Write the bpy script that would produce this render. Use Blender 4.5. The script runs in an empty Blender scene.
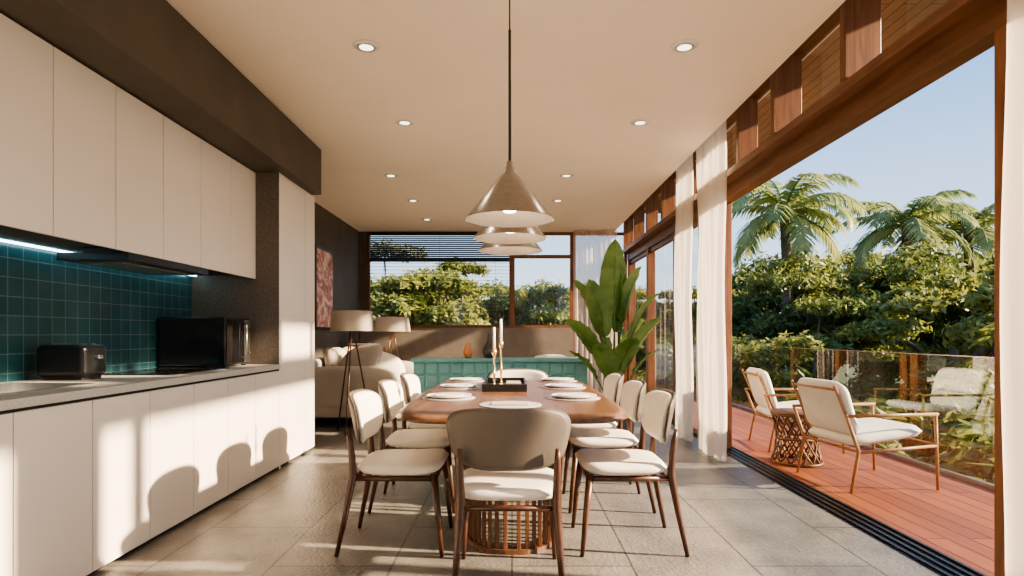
import bpy, bmesh, math, random
import numpy as np
from mathutils import Vector, Matrix
random.seed(7); np.random.seed(7)
S=bpy.context.scene
COL=S.collection

# ---------------------------------------------------------------- materials
def nmat(name):
    m=bpy.data.materials.new(name); m.use_nodes=True
    nt=m.node_tree; nt.nodes.clear()
    o=nt.nodes.new('ShaderNodeOutputMaterial')
    return m,nt,o
def N(nt,t,**k):
    n=nt.nodes.new(t)
    for a,b in k.items(): setattr(n,a,b)
    return n
def rgb(c): return (c[0],c[1],c[2],1)
def pbsdf(nt,o,col,rough,metal=0,coat=0):
    p=N(nt,'ShaderNodeBsdfPrincipled')
    p.inputs['Base Color'].default_value=rgb(col)
    p.inputs['Roughness'].default_value=rough
    p.inputs['Metallic'].default_value=metal
    p.inputs['Coat Weight'].default_value=coat
    nt.links.new(p.outputs[0],o.inputs[0]); return p
def coords(nt,swz=None,scale=(1,1,1)):
    tc=N(nt,'ShaderNodeTexCoord'); out=tc.outputs['Object']
    if swz:
        s=N(nt,'ShaderNodeSeparateXYZ'); c=N(nt,'ShaderNodeCombineXYZ')
        nt.links.new(out,s.inputs[0])
        for i,a in enumerate(swz): nt.links.new(s.outputs['XYZ'.index(a)],c.inputs[i])
        out=c.outputs[0]
    mp=N(nt,'ShaderNodeMapping'); mp.inputs['Scale'].default_value=scale
    nt.links.new(out,mp.inputs[0]); return mp.outputs[0]
def mat(name,col,rough=.5,metal=0,var=.06,nscale=6,bump=0,bscale=80,coat=0):
    m,nt,o=nmat(name); p=pbsdf(nt,o,col,rough,metal,coat)
    v=coords(nt); n=N(nt,'ShaderNodeTexNoise'); n.inputs['Scale'].default_value=nscale; n.inputs['Detail'].default_value=4
    nt.links.new(v,n.inputs['Vector'])
    r=N(nt,'ShaderNodeValToRGB'); r.color_ramp.elements[0].position=.3; r.color_ramp.elements[1].position=.7
    r.color_ramp.elements[0].color=rgb([c*(1-var) for c in col]); r.color_ramp.elements[1].color=rgb([min(1,c*(1+var)) for c in col])
    nt.links.new(n.outputs[0],r.inputs[0]); nt.links.new(r.outputs[0],p.inputs['Base Color'])
    if bump:
        n2=N(nt,'ShaderNodeTexNoise'); n2.inputs['Scale'].default_value=bscale; n2.inputs['Detail'].default_value=5
        nt.links.new(v,n2.inputs['Vector'])
        b=N(nt,'ShaderNodeBump'); b.inputs['Strength'].default_value=bump; b.inputs['Distance'].default_value=.01
        nt.links.new(n2.outputs[0],b.inputs['Height']); nt.links.new(b.outputs[0],p.inputs['Normal'])
    return m
def wood(name,c1,c2,rough=.4,axis='Y',sc=1.0,coat=0):
    m,nt,o=nmat(name); p=pbsdf(nt,o,c1,rough,0,coat)
    s=[14*sc]*3; s['XYZ'.index(axis)]=1.2*sc
    v=coords(nt,scale=s); n=N(nt,'ShaderNodeTexNoise'); n.inputs['Scale'].default_value=2.2; n.inputs['Detail'].default_value=8; n.inputs['Distortion'].default_value=.6
    nt.links.new(v,n.inputs['Vector'])
    r=N(nt,'ShaderNodeValToRGB'); r.color_ramp.elements[0].position=.3; r.color_ramp.elements[1].position=.7
    r.color_ramp.elements[0].color=rgb(c1); r.color_ramp.elements[1].color=rgb(c2)
    nt.links.new(n.outputs[0],r.inputs[0]); nt.links.new(r.outputs[0],p.inputs['Base Color'])
    b=N(nt,'ShaderNodeBump'); b.inputs['Strength'].default_value=.12; b.inputs['Distance'].default_value=.005
    nt.links.new(n.outputs[0],b.inputs['Height']); nt.links.new(b.outputs[0],p.inputs['Normal'])
    return m
def brick(name,c1,c2,cm,w,h,mort,offset,swz,rough=.4,bump=.4,grain=None,noiseb=0,coat=0,lo=.72,hi=1.22):
    m,nt,o=nmat(name); p=pbsdf(nt,o,c1,rough,0,coat)
    v=coords(nt,swz)
    k=N(nt,'ShaderNodeTexBrick'); k.offset=offset; k.squash=1
    for a,b in (('Color1',rgb(c1)),('Color2',rgb(c2)),('Mortar',rgb(cm)),('Scale',1),('Mortar Size',mort),('Mortar Smooth',.1),('Bias',0),('Brick Width',w),('Row Height',h)):
        k.inputs[a].default_value=b
    nt.links.new(v,k.inputs['Vector'])
    n=N(nt,'ShaderNodeTexNoise'); n.inputs['Scale'].default_value=3; n.inputs['Detail'].default_value=7; n.inputs['Roughness'].default_value=.65
    if grain:
        mp=N(nt,'ShaderNodeMapping'); mp.inputs['Scale'].default_value=grain; nt.links.new(v,mp.inputs[0]); nt.links.new(mp.outputs[0],n.inputs['Vector'])
    else: nt.links.new(v,n.inputs['Vector'])
    mr=N(nt,'ShaderNodeMapRange'); mr.inputs['From Min'].default_value=.25; mr.inputs['From Max'].default_value=.75; mr.inputs['To Min'].default_value=lo; mr.inputs['To Max'].default_value=hi
    nt.links.new(n.outputs[0],mr.inputs[0])
    mx=N(nt,'ShaderNodeVectorMath',operation='SCALE'); nt.links.new(k.outputs['Color'],mx.inputs[0]); nt.links.new(mr.outputs[0],mx.inputs['Scale'])
    nt.links.new(mx.outputs[0],p.inputs['Base Color'])
    b=N(nt,'ShaderNodeBump'); b.invert=True; b.inputs['Strength'].default_value=bump; b.inputs['Distance'].default_value=.004
    nt.links.new(k.outputs['Fac'],b.inputs['Height'])
    if noiseb:
        n2=N(nt,'ShaderNodeTexNoise'); n2.inputs['Scale'].default_value=45; n2.inputs['Detail'].default_value=6
        nt.links.new(v,n2.inputs['Vector'])
        b2=N(nt,'ShaderNodeBump'); b2.inputs['Strength'].default_value=noiseb; b2.inputs['Distance'].default_value=.01
        nt.links.new(n2.outputs[0],b2.inputs['Height']); nt.links.new(b.outputs[0],b2.inputs['Normal']); nt.links.new(b2.outputs[0],p.inputs['Normal'])
    else: nt.links.new(b.outputs[0],p.inputs['Normal'])
    return m
def emit(name,col,st):
    m,nt,o=nmat(name); e=N(nt,'ShaderNodeEmission'); e.inputs[0].default_value=rgb(col); e.inputs[1].default_value=st
    nt.links.new(e.outputs[0],o.inputs[0]); return m
def glass(name,tint,r0=.05,rg=.85):
    m,nt,o=nmat(name)
    t=N(nt,'ShaderNodeBsdfTransparent'); t.inputs[0].default_value=rgb(tint)
    g=N(nt,'ShaderNodeBsdfGlossy'); g.inputs['Roughness'].default_value=.01
    f=N(nt,'ShaderNodeLayerWeight'); f.inputs[0].default_value=.5
    pw=N(nt,'ShaderNodeMath',operation='POWER'); pw.inputs[1].default_value=5; nt.links.new(f.outputs['Facing'],pw.inputs[0])
    a=N(nt,'ShaderNodeMath',operation='MULTIPLY_ADD'); a.inputs[1].default_value=rg; a.inputs[2].default_value=r0
    nt.links.new(pw.outputs[0],a.inputs[0])
    x=N(nt,'ShaderNodeMixShader'); nt.links.new(a.outputs[0],x.inputs[0]); nt.links.new(t.outputs[0],x.inputs[1]); nt.links.new(g.outputs[0],x.inputs[2])
    nt.links.new(x.outputs[0],o.inputs[0]); return m
def cloth(name,col,trans=.4,clear=.0):
    m,nt,o=nmat(name)
    d=N(nt,'ShaderNodeBsdfDiffuse'); d.inputs[0].default_value=rgb(col)
    t=N(nt,'ShaderNodeBsdfTranslucent'); t.inputs[0].default_value=rgb(col)
    x=N(nt,'ShaderNodeMixShader'); x.inputs[0].default_value=trans
    nt.links.new(d.outputs[0],x.inputs[1]); nt.links.new(t.outputs[0],x.inputs[2])
    last=x
    if clear:
        c=N(nt,'ShaderNodeBsdfTransparent'); y=N(nt,'ShaderNodeMixShader'); y.inputs[0].default_value=clear
        nt.links.new(x.outputs[0],y.inputs[1]); nt.links.new(c.outputs[0],y.inputs[2]); last=y
    nt.links.new(last.outputs[0],o.inputs[0]); return m
def leafmat(name,c1,c2,trans=.35,nscale=1.2):
    m,nt,o=nmat(name)
    p=N(nt,'ShaderNodeBsdfPrincipled'); p.inputs['Roughness'].default_value=.5
    t=N(nt,'ShaderNodeBsdfTranslucent')
    g=N(nt,'ShaderNodeNewGeometry'); n=N(nt,'ShaderNodeTexNoise'); n.inputs['Scale'].default_value=nscale; n.inputs['Detail'].default_value=5
    nt.links.new(g.outputs['Position'],n.inputs['Vector'])
    r=N(nt,'ShaderNodeValToRGB'); r.color_ramp.elements[0].position=.35; r.color_ramp.elements[1].position=.65
    r.color_ramp.elements[0].color=rgb(c1); r.color_ramp.elements[1].color=rgb(c2)
    nt.links.new(n.outputs[0],r.inputs[0]); nt.links.new(r.outputs[0],p.inputs['Base Color']); nt.links.new(r.outputs[0],t.inputs[0])
    x=N(nt,'ShaderNodeMixShader'); x.inputs[0].default_value=trans
    nt.links.new(p.outputs[0],x.inputs[1]); nt.links.new(t.outputs[0],x.inputs[2]); nt.links.new(x.outputs[0],o.inputs[0]); return m

M={}
M['ceil']=mat('ceiling_paint',(.90,.80,.69),.55,var=.02,nscale=2)
M['dark']=mat('dark_brown_plaster',(.085,.069,.055),.65,var=.15,nscale=3,bump=.15,bscale=60)
M['stone']=mat('brown_granite',(.13,.105,.085),.45,var=.35,nscale=70)
M['halfw']=mat('taupe_plaster',(.2,.165,.135),.7,var=.1)
M['floor']=brick('grey_floor_tiles',(.20,.183,.162),(.172,.16,.143),(.075,.07,.065),1.2,.6,.006,.5,'YXZ',rough=.36,bump=.5,noiseb=.5,lo=.6,hi=1.4)
M['deck']=brick('timber_decking',(.36,.11,.038),(.24,.068,.026),(.03,.012,.006),2.2,.13,.004,.45,'YXZ',rough=.5,bump=.8,grain=(1,14,1))
M['teal']=brick('teal_tiles',(.021,.07,.082),(.025,.08,.094),(.10,.155,.165),.105,.105,.0028,0,'YZX',rough=.22,bump=.5)
M['tealf']=mat('teal_upholstery',(.14,.34,.35),.7,var=.08,bump=.15,bscale=250)
M['cab']=mat('warm_white_laminate',(.77,.70,.625),.42,var=.02,nscale=2)
M['gap']=mat('dark_recess',(.03,.027,.024),.7)
M['worktop']=mat('grey_worktop',(.52,.49,.45),.3,var=.12,nscale=90)
M['black']=mat('black_plastic',(.012,.012,.013),.3)
M['blackglass']=mat('black_glass',(.006,.006,.007),.05,coat=.5)
M['steel']=mat('brushed_steel',(.55,.54,.52),.28,metal=1,var=.05,nscale=40)
M['pend']=mat('pendant_brushed_metal',(.31,.295,.28),.27,metal=1,var=.1,nscale=30)
M['pendin']=mat('pendant_inner_satin',(.34,.31,.28),.45,metal=.6)
M['brass']=mat('brass',(.75,.55,.28),.25,metal=1)
M['timber']=wood('frame_timber',(.12,.046,.018),(.24,.10,.042),.42,'Z')
M['timberY']=wood('beam_timber',(.095,.038,.016),(.19,.083,.037),.42,'Y')
M['walnut']=wood('walnut_legs',(.035,.014,.008),(.09,.035,.017),.35,'Z')
M['table']=wood('table_walnut',(.095,.042,.02),(.19,.09,.044),.32,'Y')
M['slat']=wood('slat_walnut',(.09,.037,.018),(.16,.07,.035),.4,'Z')
M['cream']=mat('cream_upholstery',(.76,.71,.63),.8,var=.04,nscale=12,bump=.12,bscale=300)
M['taupe']=mat('taupe_shade_darkened',(.115,.096,.078),.5,var=.04,nscale=12,bump=.12,bscale=300)  # taupe with the shade on the chair's outer back darkened into the colour
M['sofa']=mat('sofa_linen',(.48,.42,.355),.9,var=.06,bump=.2,bscale=200)
M['pillow']=mat('pillow_linen',(.38,.33,.28),.9,var=.1,bump=.2,bscale=200)
M['white']=mat('white_ceramic',(.8,.78,.74),.2,var=.01)
M['mauve']=mat('placemat_woven',(.42,.38,.4),.7,var=.08,nscale=60)
M['terra']=mat('terracotta_glaze',(.6,.22,.08),.35)
M['dkcer']=mat('dark_ceramic',(.05,.045,.05),.3)
M['shade']=cloth('lampshade_linen',(.52,.45,.38),.35)
M['curt']=cloth('curtain_linen',(.86,.80,.74),.35)
M['sheer']=cloth('sheer_curtain',(.82,.66,.58),.4,.35)
M['glass']=glass('window_glass',(.97,.98,.98))
M['railglass']=glass('balustrade_glass',(.80,.88,.86),.2,.8)
M['led']=emit('led_strip_glow',(.55,.9,1),6)
M['bulb']=emit('warm_bulb_glow',(1,.82,.58),12)
M['downl']=emit('downlight_glow',(1,.85,.65),2.5)
M['leaf']=leafmat('tree_foliage',(.11,.15,.025),(.38,.38,.10),.4,.8)
M['leaf2']=leafmat('tree_foliage_deep',(.075,.115,.022),(.28,.30,.08),.4,.8)
M['palm']=leafmat('palm_foliage',(.20,.26,.08),(.40,.42,.17),.4,1)
M['plant']=leafmat('banana_leaf',(.07,.15,.03),(.18,.28,.075),.4,5)
M['bark']=mat('bark',(.14,.11,.08),.9,var=.3,nscale=20)
M['ground']=mat('ground_vegetation',(.05,.075,.02),.9,var=.4,nscale=1)
M['pot']=mat('charcoal_pot',(.06,.055,.05),.6)
M['tan']=wood('teak',(.30,.15,.06),(.42,.22,.1),.4,'Z')
M['rattan']=mat('rattan_cane',(.16,.075,.035),.5)
M['soffit']=brick('soffit_battens',(.36,.23,.15),(.30,.19,.12),(.16,.10,.06),4,.09,.006,.5,'YXZ',rough=.6,bump=.5)

def paintmat():
    m,nt,o=nmat('abstract_canvas'); p=pbsdf(nt,o,(.3,.2,.15),.6)
    v=coords(nt,'YZX'); n=N(nt,'ShaderNodeTexNoise'); n.inputs['Scale'].default_value=4; n.inputs['Detail'].default_value=6; n.inputs['Distortion'].default_value=2
    nt.links.new(v,n.inputs['Vector']); r=N(nt,'ShaderNodeValToRGB')
    r.color_ramp.elements[0].position=.35; r.color_ramp.elements[0].color=(.2,.13,.12,1)
    r.color_ramp.elements[1].position=.7; r.color_ramp.elements[1].color=(.7,.6,.54,1)
    e=r.color_ramp.elements.new(.48); e.color=(.48,.2,.16,1); e=r.color_ramp.elements.new(.56); e.color=(.6,.42,.38,1)
    nt.links.new(n.outputs[0],r.inputs[0]); nt.links.new(r.outputs[0],p.inputs['Base Color']); return m
M['paint']=paintmat()

# ---------------------------------------------------------------- builder
class B:
    def __init__(s): s.bm=bmesh.new(); s.mats=[]
    def mi(s,k):
        if k not in s.mats: s.mats.append(k)
        return s.mats.index(k)
    def _add(s,t,mk,smooth):
        i=s.mi(mk)
        for f in t.faces: f.material_index=i; f.smooth=smooth
        me=bpy.data.meshes.new('tmp'); t.to_mesh(me); t.free(); s.bm.from_mesh(me); bpy.data.meshes.remove(me)
    def box(s,a,b,mk,bev=0,rot=None,seg=2):
        t=bmesh.new(); bmesh.ops.create_cube(t,size=1)
        c=[(a[i]+b[i])/2 for i in range(3)]; d=[abs(b[i]-a[i]) for i in range(3)]
        for v in t.verts: v.co=Vector((v.co.x*d[0],v.co.y*d[1],v.co.z*d[2]))
        if bev: bmesh.ops.bevel(t,geom=t.edges[:],offset=bev,segments=seg,affect='EDGES',profile=.5)
        if rot is not None:
            for v in t.verts: v.co=rot@v.co
        for v in t.verts: v.co+=Vector(c)
        s._add(t,mk,False)
    def loft(s,rings,mk,cap=True,smooth=True,closed=True):
        t=bmesh.new(); vs=[[t.verts.new(p) for p in r] for r in rings]; n=len(rings[0])
        for a,b in zip(vs[:-1],vs[1:]):
            for i in range(n if closed else n-1):
                j=(i+1)%n
                try: t.faces.new((a[i],a[j],b[j],b[i]))
                except: pass
        if cap and closed:
            t.faces.new(vs[0][::-1]); t.faces.new(vs[-1])
        bmesh.ops.recalc_face_normals(t,faces=t.faces[:])
        s._add(t,mk,smooth)
    def tube(s,pts,rad,mk,n=10):
        pts=[Vector(p) for p in pts]
        if not hasattr(rad,'__len__'): rad=[rad]*len(pts)
        rings=[]; 
        for i,p in enumerate(pts):
            d=(pts[min(i+1,len(pts)-1)]-pts[max(i-1,0)]).normalized()
            up=Vector((0,0,1)) if abs(d.z)<.9 else Vector((1,0,0))
            u=d.cross(up).normalized(); w=d.cross(u).normalized()
            rings.append([p+(u*math.cos(2*math.pi*k/n)+w*math.sin(2*math.pi*k/n))*rad[i] for k in range(n)])
        s.loft(rings,mk)
    def lathe(s,prof,c,mk,n=40,cap=False):
        rings=[[Vector((c[0]+r*math.cos(2*math.pi*k/n),c[1]+r*math.sin(2*math.pi*k/n),c[2]+z)) for k in range(n)] for r,z in prof]
        s.loft(rings,mk,cap=cap)
    def puff(s,hw,hh,th,fn,mk,ex=4,pe=4,n=48,m=7):
        rs=[0.02]+[ (i/m)**.6 for i in range(1,m+1)]
        def ring(r,sg):
            o=[]
            w=sg*th/2*max(0,(1-min(1,r)**pe))**(1/2.2)
            for k in range(n):
                a=2*math.pi*k/n; c,q=math.cos(a),math.sin(a)
                x=math.copysign(abs(c)**(2/ex),c)*hw*r; y=math.copysign(abs(q)**(2/ex),q)*hh*r
                o.append(Vector(fn(x,y,w)))
            return o
        rings=[ring(r,1) for r in rs]+[ring(r,-1) for r in rs[::-1][1:]]
        s.loft(rings,mk)
    def sheet(s,f,nu,nv,mk):
        t=bmesh.new(); g=[[t.verts.new(f(i/nu,j/nv)) for j in range(nv+1)] for i in range(nu+1)]
        for i in range(nu):
            for j in range(nv): t.faces.new((g[i][j],g[i+1][j],g[i+1][j+1],g[i][j+1]))
        s._add(t,mk,True)
    def mesh(s,name):
        me=bpy.data.meshes.new(name); s.bm.to_mesh(me); s.bm.free()
        for k in s.mats: me.materials.append(M[k])
        return me
    def obj(s,name,loc=(0,0,0),rz=0):
        return inst(name,s.mesh(name),loc,rz)
def inst(name,me,loc=(0,0,0),rz=0,sc=1):
    o=bpy.data.objects.new(name,me); o.location=loc; o.rotation_euler=(0,0,rz); o.scale=(sc,sc,sc) if not hasattr(sc,'__len__') else sc
    COL.objects.link(o); return o
def single(name,a,b,mk,bev=0):
    x=B(); x.box(a,b,mk,bev); return x.obj(name)

# ---------------------------------------------------------------- camera
H=1.16
cam=bpy.data.cameras.new('camera'); co=bpy.data.objects.new('camera',cam); COL.objects.link(co)
co.location=(0,0,H); co.rotation_euler=(math.radians(90),0,0)
cam.sensor_width=36; cam.lens=36*600/1024; cam.shift_y=46/1024; cam.clip_start=.05; cam.clip_end=500
S.camera=co

YB=-1.8
FY=10.8
# ---------------------------------------------------------------- shell
single('floor',(-2.9,YB,-.12),(2.06,FY+.15,0),'floor')
single('wall_left',(-2.9,YB,0),(-2.745,FY+.15,3.2),'dark')
b=B(); b.box((-2.745,YB,3.0),(1.84,FY+.15,3.2),'ceil'); b.box((1.84,YB,3.32),(2.3,FY+.15,3.42),'ceil'); b.box((1.80,YB,3.2),(1.84,FY+.15,3.42),'ceil'); b.obj('ceiling')
single('eave_soffit',(2.31,YB,3.36),(3.0,FY+.15,3.44),'soffit')
b=B(); b.box((-2.74,YB,2.545),(-1.9,5.98,2.995),'dark',.004); b.obj('bulkhead_soffit')
b=B(); b.box((-2.74,FY,0),(1.1,FY+.14,1.27),'halfw'); b.box((-2.74,FY,1.27),(-2.62,FY+.14,3.0),'dark'); b.obj('wall_back')
b=B()
def fr(x0,x1,z0,z1,t=.05,y0=FY+.03,y1=FY+.1,mk='timber'):
    b.box((x0,y0,z0),(x1,y1,z0+t),mk); b.box((x0,y0,z1-t),(x1,y1,z1),mk); b.box((x0,y0,z0+t),(x0+t,y1,z1-t),mk); b.box((x1-t,y0,z0+t),(x1,y1,z1-t),mk)
fr(-2.62,0.0,1.272,2.998); fr(0.0,1.1,1.272,2.998); fr(1.1,2.08,.0,2.998)
b.box((-2.57,FY+.03,2.47),(-.05,FY+.1,2.53),'timber'); b.box((.05,FY+.03,2.53),(1.05,FY+.1,2.59),'timber')
def pane(b,x0,x1,y0,y1,z0,z1,mk='glass'):
    if y0==y1: f=lambda u,v:(x0+(x1-x0)*u,y0,z0+(z1-z0)*v)
    else: f=lambda u,v:(x0,y0+(y1-y0)*u,z0+(z1-z0)*v)
    b.sheet(f,1,1,mk)
pane(b,-2.6,2.05,FY+.06,FY+.06,1.3,2.96); pane(b,1.13,2.05,FY+.06,FY+.06,.05,1.3)
b.obj('window_1')
b=B()
for i in range(14):
    z=2.935-i*.035
    b.box((-2.55,FY-.065,z),(-.05,FY-.015,z+.005),'gap',rot=Matrix.Rotation(.6,3,'X'))
b.box((-2.57,FY-.065,2.95),(-.03,FY-.015,2.985),'black')
for i in range(18):
    z=2.43-i*.062
    b.box((-2.55,FY-.055,z),(-.05,FY-.02,z+.003),'gap')
for x in (-2.3,-1.3,-.3): b.box((x,FY-.045,1.33),(x+.004,FY-.041,2.95),'black')
b.obj('venetian_blind')

# ---------------------------------------------------------------- right glazed side
b=B()
X0,X1=2.08,2.2
b.box((X0,YB,2.472),(X1,FY+.02,2.66),'timberY',.004)
b.box((X0,YB,3.24),(X1,FY+.02,3.32),'timberY',.004)
for y in (-.3,.7,1.7,2.6,3.54,4.5): b.box((1.95,y-.03,2.66),(2.16,y+.03,3.24),'timber',.003)
for y in (5.3,6.2,7.1,8.0,8.9,9.8,10.7): b.box((1.99,y-.03,2.66),(2.16,y+.03,3.24),'timber',.003)
b.box((1.97,YB,2.60),(2.08,FY,2.66),'timberY')
pane(b,X0+.05,X0+.05,YB,FY,2.66,3.24)
b.box((X0,2.48,0.013),(X1,2.59,2.471),'timber',.004)
for y0,y1 in ((6.0,6.12),(7.42,7.56),(7.62,7.76),(9.2,9.3),(10.68,10.8)): b.box((X0,y0,0.013),(X1,y1,2.471),'timber',.004)
for y0,y1 in ((6.12,7.42),(7.76,9.2),(9.3,10.68)):
    b.box((X0+.03,y0,.013),(X1-.03,y1,.07),'timberY'); b.box((X0+.03,y0,2.41),(X1-.03,y1,2.47),'timberY')
    pane(b,X0+.055,X0+.055,y0,y1,.07,2.41)
b.obj('window_2')
b=B()
b.box((2.062,YB,-.1),(2.268,FY+.02,.002),'black')
for i in range(4):
    x=2.075+i*.055; b.box((x,YB,.002),(x+.018,FY,.012),'black')
b.obj('sliding_door_track')
single('deck_floor',(2.27,YB,-.12),(3.7,10.35,-.004),'deck')
b=B()
y=-1.7
while y<10.2:
    pane(b,3.606,3.606,y,min(y+1.49,10.3),-.003,.985,'railglass'); b.box((3.602,y,.98),(3.61,min(y+1.49,10.3),.987),'steel'); y+=1.5
pane(b,2.3,3.58,10.29,10.29,-.003,.985,'railglass')
b.box((3.585,YB,-.003),(3.627,10.3,.03),'steel')
b.obj('glass_balustrade')

def curtain(name,x,y0,y1,z0,z1,amp,waves,mk,along='Y'):
    b=B()
    def f(u,v):
        t=y0+(y1-y0)*u; ph=waves*2*math.pi*u
        a=amp*(.75+.25*math.sin(ph*.37+1))*(1-.12*v)
        o=a*math.sin(ph+.5*math.sin(ph*.31+v*1.2))+ .012*math.sin(9*v+ph*.2)
        z=z0+(z1-z0)*v
        if along=='Y': return (x+o,t,z)
        return (t,x+o,z)
    b.sheet(f,int(waves*14),16,mk); return b.obj(name)
curtain('curtain',1.9,5.42,6.12,.006,3.19,.04,7,'curt')
curtain('curtain.001',1.9,6.42,6.92,.006,3.19,.04,5,'curt')
curtain('curtain.002',1.91,1.75,2.30,.006,3.19,.045,6,'curt')
curtain('rear_fill_blocker',YB+.15,-1.85,1.75,.006,2.99,.05,26,'curt','X')  # unseen cloth sheet added behind the camera to cut sky fill
curtain('sheer_curtain',10.55,1.08,1.85,.006,2.985,.04,9,'sheer','X')

# ---------------------------------------------------------------- kitchen
XF=-1.99; XU=-2.19
b=B()
b.box((-2.735,YB,.0),(XF+.04-.08,5.125,.10),'gap')
b.box((-2.735,YB,.10),(XF-.02,5.125,.86),'gap')
edges=[5.13]+[4.66-.453*i for i in range(15)]
for e1,e0 in zip(edges[:-1],edges[1:]):
    b.box((XF-.02,max(YB,e0+.003),.03),(XF,e1-.003,.845),'cab',.0015)
sx0,sx1,sy0,sy1=-2.60,-2.17,1.95,3.12
zt0,zt1=.862,.901
b.box((-2.735,YB,zt0),(sx0,5.128,zt1),'worktop'); b.box((sx1,YB,zt0),(XF+.012,5.128,zt1),'worktop')
b.box((sx0,YB,zt0),(sx1,sy0,zt1),'worktop'); b.box((sx0,sy1,zt0),(sx1,5.128,zt1),'worktop')
b.obj('kitchen_base_cabinet')
b=B()
b.box((sx0+.002,sy0+.002,.8615),(sx1-.002,sy1-.002,.865),'steel')
for a,c in (((sx0+.001,sy0+.001,.865),(sx0+.008,sy1-.001,.906)),((sx1-.008,sy0+.001,.865),(sx1-.001,sy1-.001,.906)),((sx0+.008,sy0+.001,.865),(sx1-.008,sy0+.008,.906)),((sx0+.008,sy1-.008,.865),(sx1-.008,sy1-.001,.906)),((sx0+.008,2.5,.865),(sx1-.008,2.52,.9))): b.box(a,c,'steel')
b.tube([(-2.665,2.5,.9015),(-2.665,2.5,1.12),(-2.62,2.5,1.19),(-2.53,2.5,1.2),(-2.46,2.5,1.15),(-2.46,2.5,1.1)],.012,'steel')
b.obj('kitchen_sink')
b=B(); b.box((-2.744,YB,.0),(-2.736,5.126,1.66),'teal'); b.obj('backsplash_tiles')
b=B()
b.box((-2.735,YB,1.66),(XU-.02,5.126,2.54),'gap')
ue=[5.13-.453*i for i in range(16)]
for e1,e0 in zip(ue[:-1],ue[1:]): b.box((XU-.02,max(YB,e0+.003),1.63),(XU,e1-.003,2.535),'cab',.0015)
b.obj('kitchen_wall_cabinet')
b=B(); b.box((-2.70,YB,1.648),(-2.68,5.1,1.659),'led'); b.obj('led_strip_light')
b=B(); b.box((-2.62,3.45,1.585),(-2.2,4.35,1.629),'black',.003); b.box((-2.55,3.55,1.578),(-2.3,4.25,1.585),'steel'); b.box((-2.5,3.5,1.629),(-2.3,4.3,1.66),'black'); b.obj('range_hood')
b=B(); b.box((-2.64,3.75,.9015),(-2.12,4.5,.909),'blackglass',.002)
for x,y,r in ((-2.5,3.95,.09),(-2.25,3.95,.07),(-2.5,4.3,.07),(-2.25,4.3,.09)): b.lathe([(r,.0085),(r+.003,.0089),(r+.006,.0085)],(x,y,.9008),'steel')
b.obj('induction_cooktop')
b=B()
b.box((-2.71,4.6,.915),(-2.2,5.03,1.29),'black',.006); b.box((-2.2,4.615,.93),(-2.192,4.92,1.275),'blackglass',.002); b.box((-2.2,4.925,.93),(-2.192,5.02,1.275),'steel',.002)
b.tube([(-2.19,4.9,.97),(-2.165,4.9,.97),(-2.165,4.9,1.24),(-2.19,4.9,1.24)],.007,'steel',8)
b.box((-2.7,4.596,.93),(-2.21,4.6,1.275),'blackglass')
b.lathe([(0.001,0),(.018,0),(.018,.012),(.001,.012)],(-2.18,4.97,1.0),'black',16)
for x in (-2.68,-2.25):
    for y in (4.64,4.98): b.box((x,y,.9015),(x+.03,y+.03,.916),'black')
b.obj('microwave_oven')
b=B()
b.box((-2.66,3.34,.915),(-2.38,3.54,1.10),'black',.03,seg=4); b.box((-2.6,3.39,1.095),(-2.42,3.415,1.105),'steel'); b.box((-2.6,3.46,1.095),(-2.42,3.485,1.105),'steel')
b.box((-2.38,3.42,1.02),(-2.355,3.46,1.04),'steel',.004); b.box((-2.63,3.36,.9015),(-2.41,3.52,.918),'gap')
b.obj('toaster')
b=B()
b.box((-2.738,5.131,0),(XF-.002,5.16,2.544),'stone')
b.box((-2.738,5.16,0),(XF-.02,6.055,2.544),'gap')
for y0,y1 in ((5.163,5.78),(5.786,6.05)): b.box((XF-.02,y0,.03),(XF,y1,2.54),'cab',.0015)
b.box((-2.738,6.05,0),(XF-.02,6.06,2.544),'cab')
b.box((XF-.002,5.131,0),(XF,5.16,2.544),'cab')
b.obj('tall_pantry_cabinet')

# ---------------------------------------------------------------- downlights
DL=[(-.93,3.83),(1.1,3.83),(-.93,5.2),(1.11,5.2),(-1.4,6.94),(.63,6.94),(-1.36,8.24),(.63,8.24),(-1.36,9.6),(.63,9.6),(-.93,2.0),(1.1,2.0)]
b=B()
b.lathe([(.045,-.012),(.06,-.008),(.082,-.004),(.085,0),(.06,0.0)],(0,0,0),'white',32)
b.lathe([(.001,-.006),(.03,-.006),(.045,-.011)],(0,0,0),'downl',24)
b.lathe([(.046,-.0125),(.058,-.0115),(.06,-.0085)],(0,0,0),'steel',32)
dm=b.mesh('downlight')
for i,(x,y) in enumerate(DL):
    o=inst('downlight' if i==0 else 'downlight.%03d'%i,dm,(x,y,2.999))
    L=bpy.data.lights.new('downlight_lamp','SPOT'); L.energy=14; L.color=(1,.82,.62); L.spot_size=math.radians(130); L.spot_blend=.9; L.shadow_soft_size=.04
    lo=bpy.data.objects.new('downlight_lamp',L); COL.objects.link(lo); lo.parent=o; lo.location=(0,0,-.03)

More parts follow.
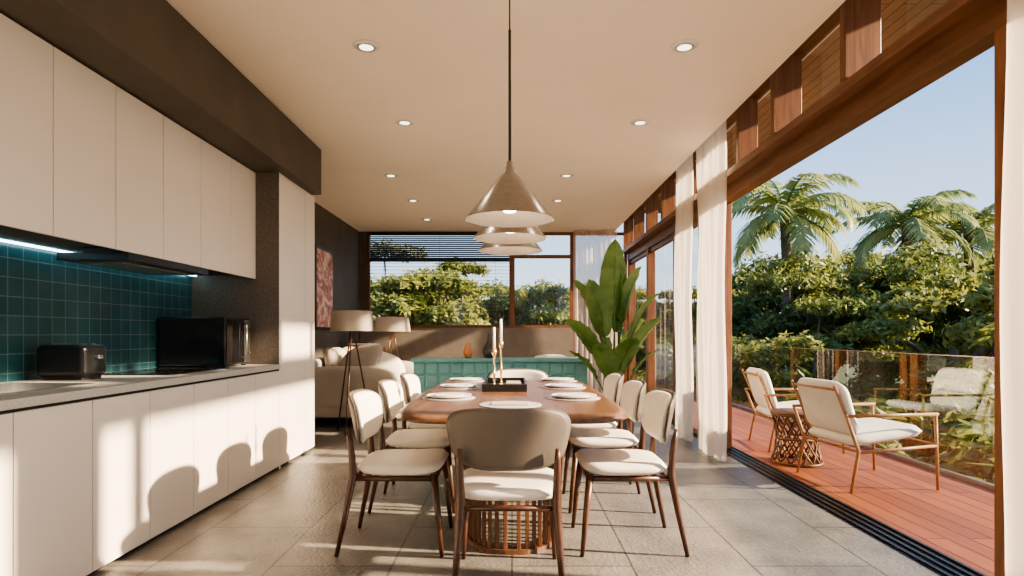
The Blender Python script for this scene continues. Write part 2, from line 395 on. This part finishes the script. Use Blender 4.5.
# ---------------------------------------------------------------- pendants
b=B()
R=.228
b.lathe([(R,0),(R-.003,.006),(.06,.215),(.03,.245),(.026,.27),(.018,.275),(.016,.30),(.008,.305)],(0,0,0),'pend',64)
b.lathe([(R-.001,0.001),(R-.007,.004),(.055,.205),(.001,.22)],(0,0,0),'pendin',64)
b.lathe([(.001,.035),(.03,.04),(.05,.07),(.04,.1),(.02,.13),(.02,.19)],(0,0,0),'bulb',24)
b.tube([(0,0,.3),(0,0,.98)],.0075,'black',10); b.tube([(0,0,.98),(0,0,1.248)],.004,'black',8)
pm=b.mesh('pendant_lamp')
for i,y in enumerate((3.1,3.72,4.27)):
    o=inst('pendant_lamp' if i==0 else 'pendant_lamp.%03d'%i,pm,(-.012,y,1.75))
    L=bpy.data.lights.new('pendant_bulb','POINT'); L.energy=5; L.color=(1,.8,.58); L.shadow_soft_size=.05
    lo=bpy.data.objects.new('pendant_bulb',L); COL.objects.link(lo); lo.parent=o; lo.location=(0,0,.01)

# ---------------------------------------------------------------- dining table
TZ=.775; ty0,ty1=2.78,5.12; tc=(ty0+ty1)/2
b=B()
b.puff(.585,(ty1-ty0)/2,.045,lambda u,v,w:(u*(1+.05*math.cos(v/1.2*1.4)),tc+v,TZ-.0225+max(-.0225,min(.0225,w*1.3))),'table',ex=8,pe=16,n=120,m=9)
n=54; a,c=.30,.78
for k in range(n):
    th=2*math.pi*k/n
    x=math.copysign(abs(math.cos(th))**.75,math.cos(th))*a; y=tc+math.copysign(abs(math.sin(th))**.75,math.sin(th))*c
    b.box((x-.011,y-.011,.02),(x+.011,y+.011,TZ-.05),'slat',.003)
for z0,z1 in ((0,.025),(.36,.38),(TZ-.07,TZ-.044)):
    rr=[]
    for (sx,z) in ((1.03,z0),(1.03,z1),(.9,z1),(.9,z0)):
        rr.append([Vector((math.copysign(abs(math.cos(2*math.pi*k/n))**.75,math.cos(2*math.pi*k/n))*a*sx,tc+math.copysign(abs(math.sin(2*math.pi*k/n))**.75,math.sin(2*math.pi*k/n))*c*sx,z)) for k in range(n)])
    b.loft(rr+[rr[0]],'slat',cap=False,smooth=False)
b.obj('dining_table')

# ---------------------------------------------------------------- dining chair (faces +Y)
b=B()
b.puff(.25,.235,.075,lambda u,v,w:(u*(1+.25*v),v,.445+w+.015*(v/.235)**2*(1 if v>0 else .3)),'cream',ex=4.5,pe=5)
def backfn(off):
    def f(u,v,w):
        x=u*(1+.75*v); y=-.255+.95*x*x-math.tan(.2)*v-w+off
        return (x,y,.70+v)
    return f
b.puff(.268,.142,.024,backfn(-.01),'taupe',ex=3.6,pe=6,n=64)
b.puff(.256,.132,.04,backfn(.012),'cream',ex=3.6,pe=5,n=64)
for sx in (-1,1):
    b.tube([(sx*.235,-.315,0),(sx*.222,-.27,.22),(sx*.21,-.235,.42),(sx*.212,-.24,.52),(sx*.213,-.25,.60),(sx*.213,-.262,.66)],[.011,.016,.021,.018,.015,.010],'walnut',12)
    b.tube([(sx*.235,.235,0),(sx*.225,.215,.2),(sx*.21,.19,.425)],[.011,.016,.02],'walnut',12)
    b.tube([(sx*.207,-.23,.40),(sx*.21,.19,.40)],.015,'walnut',8)
b.tube([(-.207,-.23,.395),(.207,-.23,.395)],.014,'walnut',8); b.tube([(-.21,.19,.395),(.21,.19,.395)],.014,'walnut',8)
cm=b.mesh('dining_chair')
ch=[(-.015,2.86,0),(-.60,3.36,-math.pi/2),(-.61,4.12,-math.pi/2),(-.60,4.86,-math.pi/2),(.60,3.36,math.pi/2),(.61,4.12,math.pi/2),(.60,4.86,math.pi/2),(.05,5.22,math.pi),(.6,9.3,math.pi)]
for i,(x,y,r) in enumerate(ch): inst('dining_chair' if i==0 else 'dining_chair.%03d'%i,cm,(x,y,0.001),r)

# ---------------------------------------------------------------- tableware
b=B()
b.lathe([(.001,.004),(.09,.004),(.1,.006),(.135,.018),(.137,.021),(.13,.019),(.1,.009),(.001,.007)],(0,0,0),'white',40)
b.lathe([(.001,.004),(.155,.004),(.16,.003),(.16,0),(.001,0)],(0,0,0),'mauve',40)
b.lathe([(.001,.010),(.07,.010),(.095,.018),(.093,.02),(.07,.013),(.001,.012)],(0,0,.003),'white',40)
pl=b.mesh('plate_setting')
i=0
for y in (3.6,4.3,4.9):
    for x in (-.38,.37):
        inst('dinner_plate' if i==0 else 'dinner_plate.%03d'%i,pl,(x,y,TZ+.001)); i+=1
b=B()
b.lathe([(.001,.004),(.165,.004),(.17,.003),(.17,0),(.001,0)],(0,0,0),'mauve',40)
b.box((-.1,-.06,.0042),(.1,.06,.012),'mauve',.003)
b.obj('placemat_with_napkin',(-.01,3.25,TZ+.001))
b=B()
b.box((-.2,4.0,TZ+.001),(.1,4.62,TZ+.012),'black',.003)
for a_,c_ in (((-.2,4.0),(.1,4.015)),((-.2,4.605),(.1,4.62)),((-.2,4.015),(-.185,4.605)),((.085,4.015),(.1,4.605))): b.box((a_[0],a_[1],TZ+.012),(c_[0],c_[1],TZ+.05),'black',.002)
b.box((-.05,4.06,TZ+.0125),(.07,4.3,TZ+.035),'taupe',.002); b.box((-.04,4.07,TZ+.0355),(.06,4.28,TZ+.052),'pillow',.002)
b.obj('serving_tray')
def candle(name,x,y,h):
    b=B(); z=TZ+.013
    b.lathe([(.001,0),(.045,0),(.045,.006),(.012,.014),(.007,.03),(.007,h*.3),(.014,h*.34),(.007,h*.38),(.007,h*.8),(.016,h*.86),(.018,h),(.012,h),(.001,h*.97)],(x,y,z),'brass',24)
    b.tube([(x,y,z+h-.01),(x,y,z+h+.15)],[.010,.009],'white',14); b.tube([(x,y,z+h+.15),(x,y,z+h+.165)],.0015,'black',6)
    b.obj(name)
candle('candlestick',-.125,4.2,.27); candle('candlestick.001',-.08,4.36,.33)

# ---------------------------------------------------------------- teal upholstered banquette
b=B()
b.box((-1.04,6.32,.04),(.8,6.5,.86),'tealf',.01)
nx,nz=14,6; wx=1.84/nx; wz=.82/nz
for i in range(nx):
    for j in range(nz):
        cx=-1.04+wx*(i+.5); cz=.045+wz*(j+.5)
        b.puff(wx/2-.001,wz/2-.001,.03,lambda u,v,w,cx=cx,cz=cz:(cx+u,6.325-w,cz+v),'tealf',ex=9,pe=8,n=24,m=4)
b.box((-1.06,6.28,.86),(.82,6.54,.905),'tealf',.018,seg=4)
b.box((-1.04,6.5,.12),(.8,7.05,.44),'tealf',.04,seg=4)
for x in (-.95,.7): b.box((x,6.36,.001),(x+.05,7.0,.125),'walnut',.004)
b.obj('teal_banquette')
def vase(name,x,y,z,prof,mk):
    b=B(); b.lathe(prof,(x,y,z),mk,32); b.obj(name)
vase('orange_vase',-.47,6.42,.906,[(.001,0),(.03,0),(.05,.04),(.05,.07),(.028,.11),(.022,.14),(.028,.15),(.02,.145),(.015,.1),(.001,.02)],'terra')
vase('dark_vase',-.24,6.42,.906,[(.001,0),(.05,0),(.08,.05),(.075,.1),(.03,.17),(.018,.24),(.025,.27),(.018,.265),(.012,.2),(.001,.02)],'dkcer')

# ---------------------------------------------------------------- banana plant
b=B()
b.lathe([(.001,0),(.15,0),(.19,.2),(.2,.4),(.185,.4),(.175,.36),(.001,.35)],(0,0,0),'pot',40)
random.seed(11)
def bleaf(bx,by,az,lean,stalk,L,W,droop,tw):
    d=Vector((math.cos(az),math.sin(az),0)); p=Vector((bx,by,.34)); pts=[p.copy()]
    ang=lean*.3
    for i in range(6):
        ang+=lean*.7/6; p=p+(d*math.sin(ang)+Vector((0,0,math.cos(ang))))*stalk/6; pts.append(p.copy())
    b.tube(pts,[.014,.013,.012,.011,.009,.008,.007],'plant',8)
    mid=[p.copy()]; dirs=[]
    nn=16
    for i in range(nn):
        ang+=droop/nn*(.4+1.2*i/nn); dr=d*math.sin(ang)+Vector((0,0,math.cos(ang))); dirs.append(dr); p=p+dr*L/nn; mid.append(p.copy())
    dirs.append(dirs[-1]); side0=Vector((-d.y,d.x,0))
    def f(u,v):
        i=min(nn,int(round(u*nn))); m=mid[i]; dr=dirs[i]; side=Matrix.Rotation(tw,3,dr)@side0; nr=dr.cross(side)
        s=(v-.5)*2; w=W*(math.sin(math.pi*min(1,u**.85*.95+.04))**.6)
        if u>.99: w=.002
        return m+side*s*w*.97+nr*(abs(s)**1.2)*w*.28+nr*.008*math.sin(u*34+s)*abs(s)
    b.sheet(f,nn,8,'plant')
    mm=mid[:-2:2]; b.tube(mm,[max(.003,.007-.0006*q) for q in range(len(mm))],'plant',6)
for (az,lean,st,L,W,dr,tw) in [(4.7,.04,1.02,.74,.15,.12,.25),(1.6,.06,.95,.68,.13,.25,1.5),(2.9,.26,.85,.6,.13,.5,.6),(.1,.34,.75,.6,.14,.55,-.4),(3.3,.46,.62,.5,.12,.6,.5),(-.3,.46,.62,.5,.13,.5,-.4),
      (5.2,.42,.45,.46,.12,.7,-.3),(4.0,.4,.4,.46,.12,.8,.4),(2.2,.35,.6,.55,.12,.6,.3),(.8,.4,.55,.55,.12,.6,-.2),(3.0,.55,.4,.4,.10,.6,.2),(0,.55,.42,.4,.10,.6,-.1),(1.2,.2,.85,.6,.12,.4,1.0),(.2,.2,.95,.6,.12,.35,-.9),(3.5,.18,.8,.6,.12,.3,1.0)]:
    bleaf(random.uniform(-.05,.05),random.uniform(-.05,.05),az,lean,st,L,W,dr,tw)
b.obj('banana_plant',(1.03,6.02,0.001))

# ---------------------------------------------------------------- lounge
b=B()
y0=7.4
b.box((-2.7,y0,.12),(-1.36,y0+1.9,.34),'sofa',.03,seg=3)
b.box((-2.7,y0,.30),(-2.45,y0+1.9,.84),'sofa',.06,seg=4)
b.puff(.66,.30,.26,lambda u,v,w:(-2.03+u,y0+.12+w,.46+v),'sofa',ex=4,pe=6)
b.puff(.66,.30,.26,lambda u,v,w:(-2.03+u,y0+1.78+w,.46+v),'sofa',ex=4,pe=6)
for y in (.62,1.27): b.puff(.5,.33,.18,lambda u,v,w,y=y:(-1.9+u,y0+y+v,.42+w),'sofa',ex=6,pe=5)
for y in (.62,1.27): b.puff(.32,.28,.22,lambda u,v,w,y=y:(-2.33+w-.1*v,y0+y+u,.70+v),'sofa',ex=5,pe=4)
for x in (-2.6,-1.46):
    for y in (.1,1.8): b.tube([(x,y0+y,0.001),(x,y0+y,.14)],[.015,.022],'walnut')
b.puff(.27,.25,.18,lambda u,v,w:(-1.98+u+.3*v,y0+.36+w+.3*v,.77+v+.2*u),'pillow',ex=3.2,pe=2.5)
b.puff(.24,.22,.16,lambda u,v,w:(-1.62+u-.2*v,y0+.42+w+.35*v,.70+v-.3*u),'cream',ex=3.2,pe=2.5)
b.obj('sofa')
def tripod(name,x,y,zt,sr0,sr1,sh,legmat):
    b=B()
    b.lathe([(sr1,zt-sh),(sr0,zt)],(x,y,0),'shade',40)
    for k in range(3):
        a_=k*2.094+.5; b.tube([(x+.24*math.cos(a_),y+.24*math.sin(a_),.001),(x+.02*math.cos(a_),y+.02*math.sin(a_),zt-sh+.02)],[.011,.009],legmat)
        b.tube([(x,y,zt-.03),(x+(sr0-.006)*math.cos(a_),y+(sr0-.006)*math.sin(a_),zt-.03)],.002,'black',6)
    b.tube([(x,y,zt-sh-.08),(x,y,zt-.03)],.01,'black'); b.lathe([(.001,zt-sh+.03),(.03,zt-sh+.06),(.03,zt-sh+.1),(.001,zt-sh+.13)],(x,y,0),'pendin',16)
    b.obj(name)
tripod('tripod_floor_lamp',-1.88,7.05,1.43,.235,.25,.235,'walnut')
tripod('tripod_floor_lamp.001',-1.92,9.62,1.43,.26,.29,.23,'tan')
b=B()
b.box((-2.72,9.4,.12),(-2.24,10.6,.90),'walnut',.004); b.box((-2.73,9.38,.90),(-2.22,10.62,.93),'walnut',.004)
for y0_,y1_ in ((9.41,9.995),(10.005,10.59)): b.box((-2.24,y0_,.14),(-2.225,y1_,.89),'walnut',.002)
for x in (-2.68,-2.3):
    for y in (9.44,10.54): b.tube([(x,y,.001),(x,y,.13)],[.012,.018],'walnut')
b.obj('sideboard')
b=B()
z=.931
for k,(c_,h_) in enumerate((('pillow',.03),('terra',.025),('cream',.03),('dkcer',.02))): b.box((-2.6,9.5,z),(-2.3+.01*k,9.85-.02*k,z+h_),c_,.002); z+=h_
b.obj('book_stack')
b=B(); b.box((-2.743,8.3,1.22),(-2.715,9.1,2.4),'black',.004); b.box((-2.715,8.34,1.26),(-2.71,9.06,2.36),'paint'); b.obj('framed_painting')

# ---------------------------------------------------------------- deck furniture (faces +Y)
b=B()
b.puff(.30,.32,.10,lambda u,v,w:(u,v,.395+w+v*.12),'cream',ex=6,pe=6)
b.puff(.30,.22,.10,lambda u,v,w:(u,-.31-.28*v+w,.60+v*.95),'cream',ex=6,pe=6)
for sx in (-1,1):
    x=sx*.33
    b.tube([(x,.36,.0),(x,.34,.56)],[.010,.013],'tan'); b.tube([(x,.36,.565),(x,-.38,.56)],.013,'tan')
    b.tube([(x,-.34,.0),(x,-.28,.30),(x,-.38,.57)],[.010,.013,.012],'tan')
    b.tube([(x,.35,.33),(x,-.28,.29)],.012,'tan')
    b.tube([(sx*.27,-.24,.33),(sx*.27,-.43,.78)],.011,'tan')
b.tube([(-.33,.33,.34),(.33,.33,.34)],.011,'tan'); b.tube([(-.33,-.28,.30),(.33,-.28,.30)],.011,'tan'); b.tube([(-.27,-.42,.75),(.27,-.42,.75)],.010,'tan')
lm=b.mesh('outdoor_lounge_chair')
inst('outdoor_lounge_chair',lm,(2.78,4.76,-.003),-math.pi/2+.12)
inst('outdoor_lounge_chair.001',lm,(2.90,6.2,-.003),-math.pi/2-.1)
b=B()
for z in (.012,.44): 
    b.tube([(.21*math.cos(2*math.pi*k/32),.21*math.sin(2*math.pi*k/32),z) for k in range(33)],.012,'rattan',8)
b.tube([(.17*math.cos(2*math.pi*k/32),.17*math.sin(2*math.pi*k/32),.225) for k in range(33)],.01,'rattan',8)
for k in range(14):
    for sg in (-1,1):
        a0=2*math.pi*k/14; pts=[]
        for j in range(9):
            t=j/8; r=.21-.04*math.sin(math.pi*t); a_=a0+sg*t*1.3; pts.append((r*math.cos(a_),r*math.sin(a_),.012+.428*t))
        b.tube(pts,.009,'rattan',6)
b.lathe([(.001,.448),(.225,.448),(.225,.465),(.001,.465)],(0,0,0),'rattan',40)
b.obj('rattan_side_table',(2.58,5.44,-.003))

# ---------------------------------------------------------------- vegetation
def leafcloud(nclump,Rx,Rz,zc,nleaf,lsize,mk,seed,trunk=True,flat=.45,base=0):
    rs=np.random.RandomState(seed)
    V=[];F=[]
    cl=[]
    for i in range(nclump):
        a=rs.rand()*2*math.pi; e=rs.rand()**.7
        h=rs.uniform(-.9,1)
        r=math.sqrt(max(0,1-h*h*.8))*Rx*(.35+.6*e)
        cl.append((r*math.cos(a),r*math.sin(a),zc+h*Rz,rs.uniform(.5,1.0)*Rx*.34))
    tot=0
    for (cx,cy,cz,cr) in cl:
        n=nleaf//nclump
        d=rs.normal(size=(n,3)); d/=np.linalg.norm(d,axis=1)[:,None]
        d[:,2]=np.where(d[:,2]<-.25,-d[:,2]*.6,d[:,2])
        rad=cr*(.6+.5*rs.rand(n))*(1+.25*np.sin(d[:,0]*7+cx)*np.cos(d[:,1]*6+cy))
        c=np.stack([cx+d[:,0]*rad,cy+d[:,1]*rad,cz+d[:,2]*rad*flat*1.3],1)
        nrm=d*np.array([.6,.6,1.0])+rs.normal(size=(n,3))*.5+np.array([0,0,.3]); nrm/=np.linalg.norm(nrm,axis=1)[:,None]
        t=np.cross(nrm,rs.normal(size=(n,3))); t/=np.linalg.norm(t,axis=1)[:,None]
        s=np.cross(nrm,t)
        L=(lsize*rs.uniform(.6,1.25,size=n))[:,None]
        v=np.stack([c-t*L,c+s*L*.34-nrm*L*.1,c+t*L-nrm*L*.25,c-s*L*.34-nrm*L*.1],1).reshape(-1,3)
        V.append(v); F.append(np.arange(n*4).reshape(-1,4)+tot); tot+=n*4
    V=np.concatenate(V); F=np.concatenate(F)
    me=bpy.data.meshes.new('foliage'); me.from_pydata(V.tolist(),[],F.tolist())
    bb=B(); bb.mi(mk); bb.mi('bark'); bb.bm.from_mesh(me); bpy.data.meshes.remove(me)
    if trunk:
        bb.tube([(0,0,base),(.1,0,base+(zc-base)*.5),(0,0,zc)],[Rx*.07,Rx*.055,Rx*.035],'bark',10)
        for (cx,cy,cz,cr) in cl[:16]: bb.tube([(0,0,zc*.55+base*.4),(cx*.5,cy*.5,(zc*.75+cz*.25)-.1),(cx,cy,cz)],[Rx*.03,Rx*.02,Rx*.008],'bark',6)
    return bb.mesh('broadleaf_tree')
trees=[leafcloud(34,2.6,2.0,4.9,20000,.125,'leaf',1),leafcloud(38,3.0,1.7,5.1,21000,.125,'leaf2',2),leafcloud(32,2.3,2.3,4.7,19000,.115,'leaf',3),leafcloud(36,2.8,1.9,4.9,21000,.13,'leaf2',4)]
shr=[leafcloud(18,1.3,.9,1.2,8000,.10,'leaf2',5,flat=.8),leafcloud(18,1.4,.8,1.1,8000,.11,'leaf',6,flat=.8)]
GZ=-3.5
random.seed(5)
ti=0
def tree(x,y,top,k=None):
    global ti
    k=random.randrange(4) if k is None else k
    base=[7.0,6.9,7.1,6.9][k]; s=(top-GZ)/base
    inst('broadleaf_tree' if ti==0 else 'broadleaf_tree.%03d'%ti,trees[k],(x,y,GZ),random.uniform(0,6.28),(s*random.uniform(.9,1.1),s*random.uniform(.9,1.1),s)); ti+=1
for x,y,t in ((6.4,13,1.9),(9.2,12.5,2.7),(12.0,13.5,2.8),(8.4,16.8,3.0),(11.3,16.6,3.2),(14.8,17.2,3.3),(6.5,19,2.0),(17.5,17,2.8),
              (10,22,3.6),(13.6,23,4.0),(18.5,23,4.1),(22.5,22,3.8),(8,26,3.2),(12,29,4.2),(19,30,5.0),(25,30,5.2),(31,31,4.5),(14.5,12.0,1.6),(5.2,16,.8),
              (9,34,3.4),(16,38,5),(24,39,5.5),(33,40,6)):
    tree(x,y,t)
for x,y,t in ((-3.6,18,3.9),(-6.2,19,2.6),(-1.2,20,3.6),(1.6,20,2.6),(4.2,23,2.7),(-3,26,3.6),(1.2,28,3.2),(-8,24,3.4),(-12,23,3.5),(5,31,3.2),(-6,33,4),(-13,33,4),(0,37,3.4),(7,40,3.8),(-2.4,16.5,2.8),(.8,16.5,1.8),(3.6,17,1.9),(-6,16.5,1.8)):
    tree(x,y,t)
k=0
for x,y,t in [(5.3+random.uniform(-.4,.6)+c*1.7,2+r*1.9+random.uniform(-.4,.4),random.uniform(-.1,.45)) for r in range(6) for c in range(4)]:
    if x<5: x=5.1
    m=random.randrange(2); s=(t-GZ)/2.3
    inst('garden_shrub' if k==0 else 'garden_shrub.%03d'%k,shr[m],(x,y,GZ),random.uniform(0,6),s); k+=1
def palm(name,x,y,z,R,seed,nf=24):
    rs=random.Random(seed); b=B()
    b.tube([(x+.5,y,GZ),(x+.2,y,GZ+(z-GZ)*.5),(x,y,z)],[.22,.16,.12],'bark',10)
    V=[];F=[]
    for i in range(nf):
        az=i*2.4+rs.uniform(-.2,.2); el=-.3+1.6*(i/nf)**1.0+rs.uniform(-.1,.1); d=Vector((math.cos(az),math.sin(az),0)); p=Vector((x,y,z)); ang=el
        L=R*rs.uniform(.9,1.15); n=34; side=Vector((-d.y,d.x,0)); pts=[p.copy()]
        drop=rs.uniform(1.3,2.0)
        for j in range(n):
            ang-=drop/n*(.4+1.2*j/n); dr=d*math.cos(ang)+Vector((0,0,math.sin(ang))); p=p+dr*L/n; pts.append(p.copy())
            if j<3: continue
            u=j/n; ll=R*.32*math.sin(math.pi*(u*.85+.12))**.7
            for sg in (-1,1):
                tip=p+side*sg*ll*.75+dr*ll*.5+Vector((0,0,-ll*(.3+.35*rs.random()))); m_=p.lerp(tip,.5)+Vector((0,0,ll*.12)); w=dr*R*.014
                o=len(V); V+= [p-w,m_-w*1.3,tip,m_+w*1.3,p+w]; F.append((o,o+1,o+2,o+3,o+4))
        pp=pts[::3]; b.tube(pp,[max(.006,.034-.0025*q) for q in range(len(pp))],'palm',5)
    me=bpy.data.meshes.new('f'); me.from_pydata([tuple(v) for v in V],[],F)
    t=bmesh.new(); t.from_mesh(me); bpy.data.meshes.remove(me); b._add(t,'palm',False)
    b.obj(name)
palm('palm_tree',7.8,17.2,4.65,2.15,1,20); palm('palm_tree.001',12.2,18.6,4.55,2.1,2,20); palm('palm_tree.002',14.8,19.5,4.5,2.2,3,20)
single('ground',(-80,-40,GZ-.2),(120,140,GZ),'ground')

# ---------------------------------------------------------------- light
w=bpy.data.worlds.new('sky'); S.world=w; w.use_nodes=True; nt=w.node_tree; nt.nodes.clear()
o=N(nt,'ShaderNodeOutputWorld'); bg=N(nt,'ShaderNodeBackground'); tc_=N(nt,'ShaderNodeTexCoord'); sp=N(nt,'ShaderNodeSeparateXYZ'); r=N(nt,'ShaderNodeValToRGB')
nt.links.new(tc_.outputs['Generated'],sp.inputs[0]); nt.links.new(sp.outputs[2],r.inputs[0]); nt.links.new(r.outputs[0],bg.inputs[0]); nt.links.new(bg.outputs[0],o.inputs[0])
e=r.color_ramp.elements; e[0].position=0; e[0].color=(.88,.89,.88,1); e[1].position=1; e[1].color=(.13,.28,.64,1)
x=e.new(.10); x.color=(.62,.77,.93,1); x=e.new(.36); x.color=(.22,.43,.80,1)
bg.inputs[1].default_value=1.35
sl=bpy.data.lights.new('sun','SUN'); sl.energy=18; sl.color=(1,.78,.54); sl.angle=math.radians(1.4)
so=bpy.data.objects.new('sun',sl); COL.objects.link(so); so.rotation_euler=Vector((-1,.16,-.43)).to_track_quat('-Z','Y').to_euler(); so.location=(20,-2,9)
S.view_settings.view_transform='AgX'
try: S.view_settings.look='AgX - Medium High Contrast'
except Exception as ex: print(ex)
S.view_settings.exposure=.42
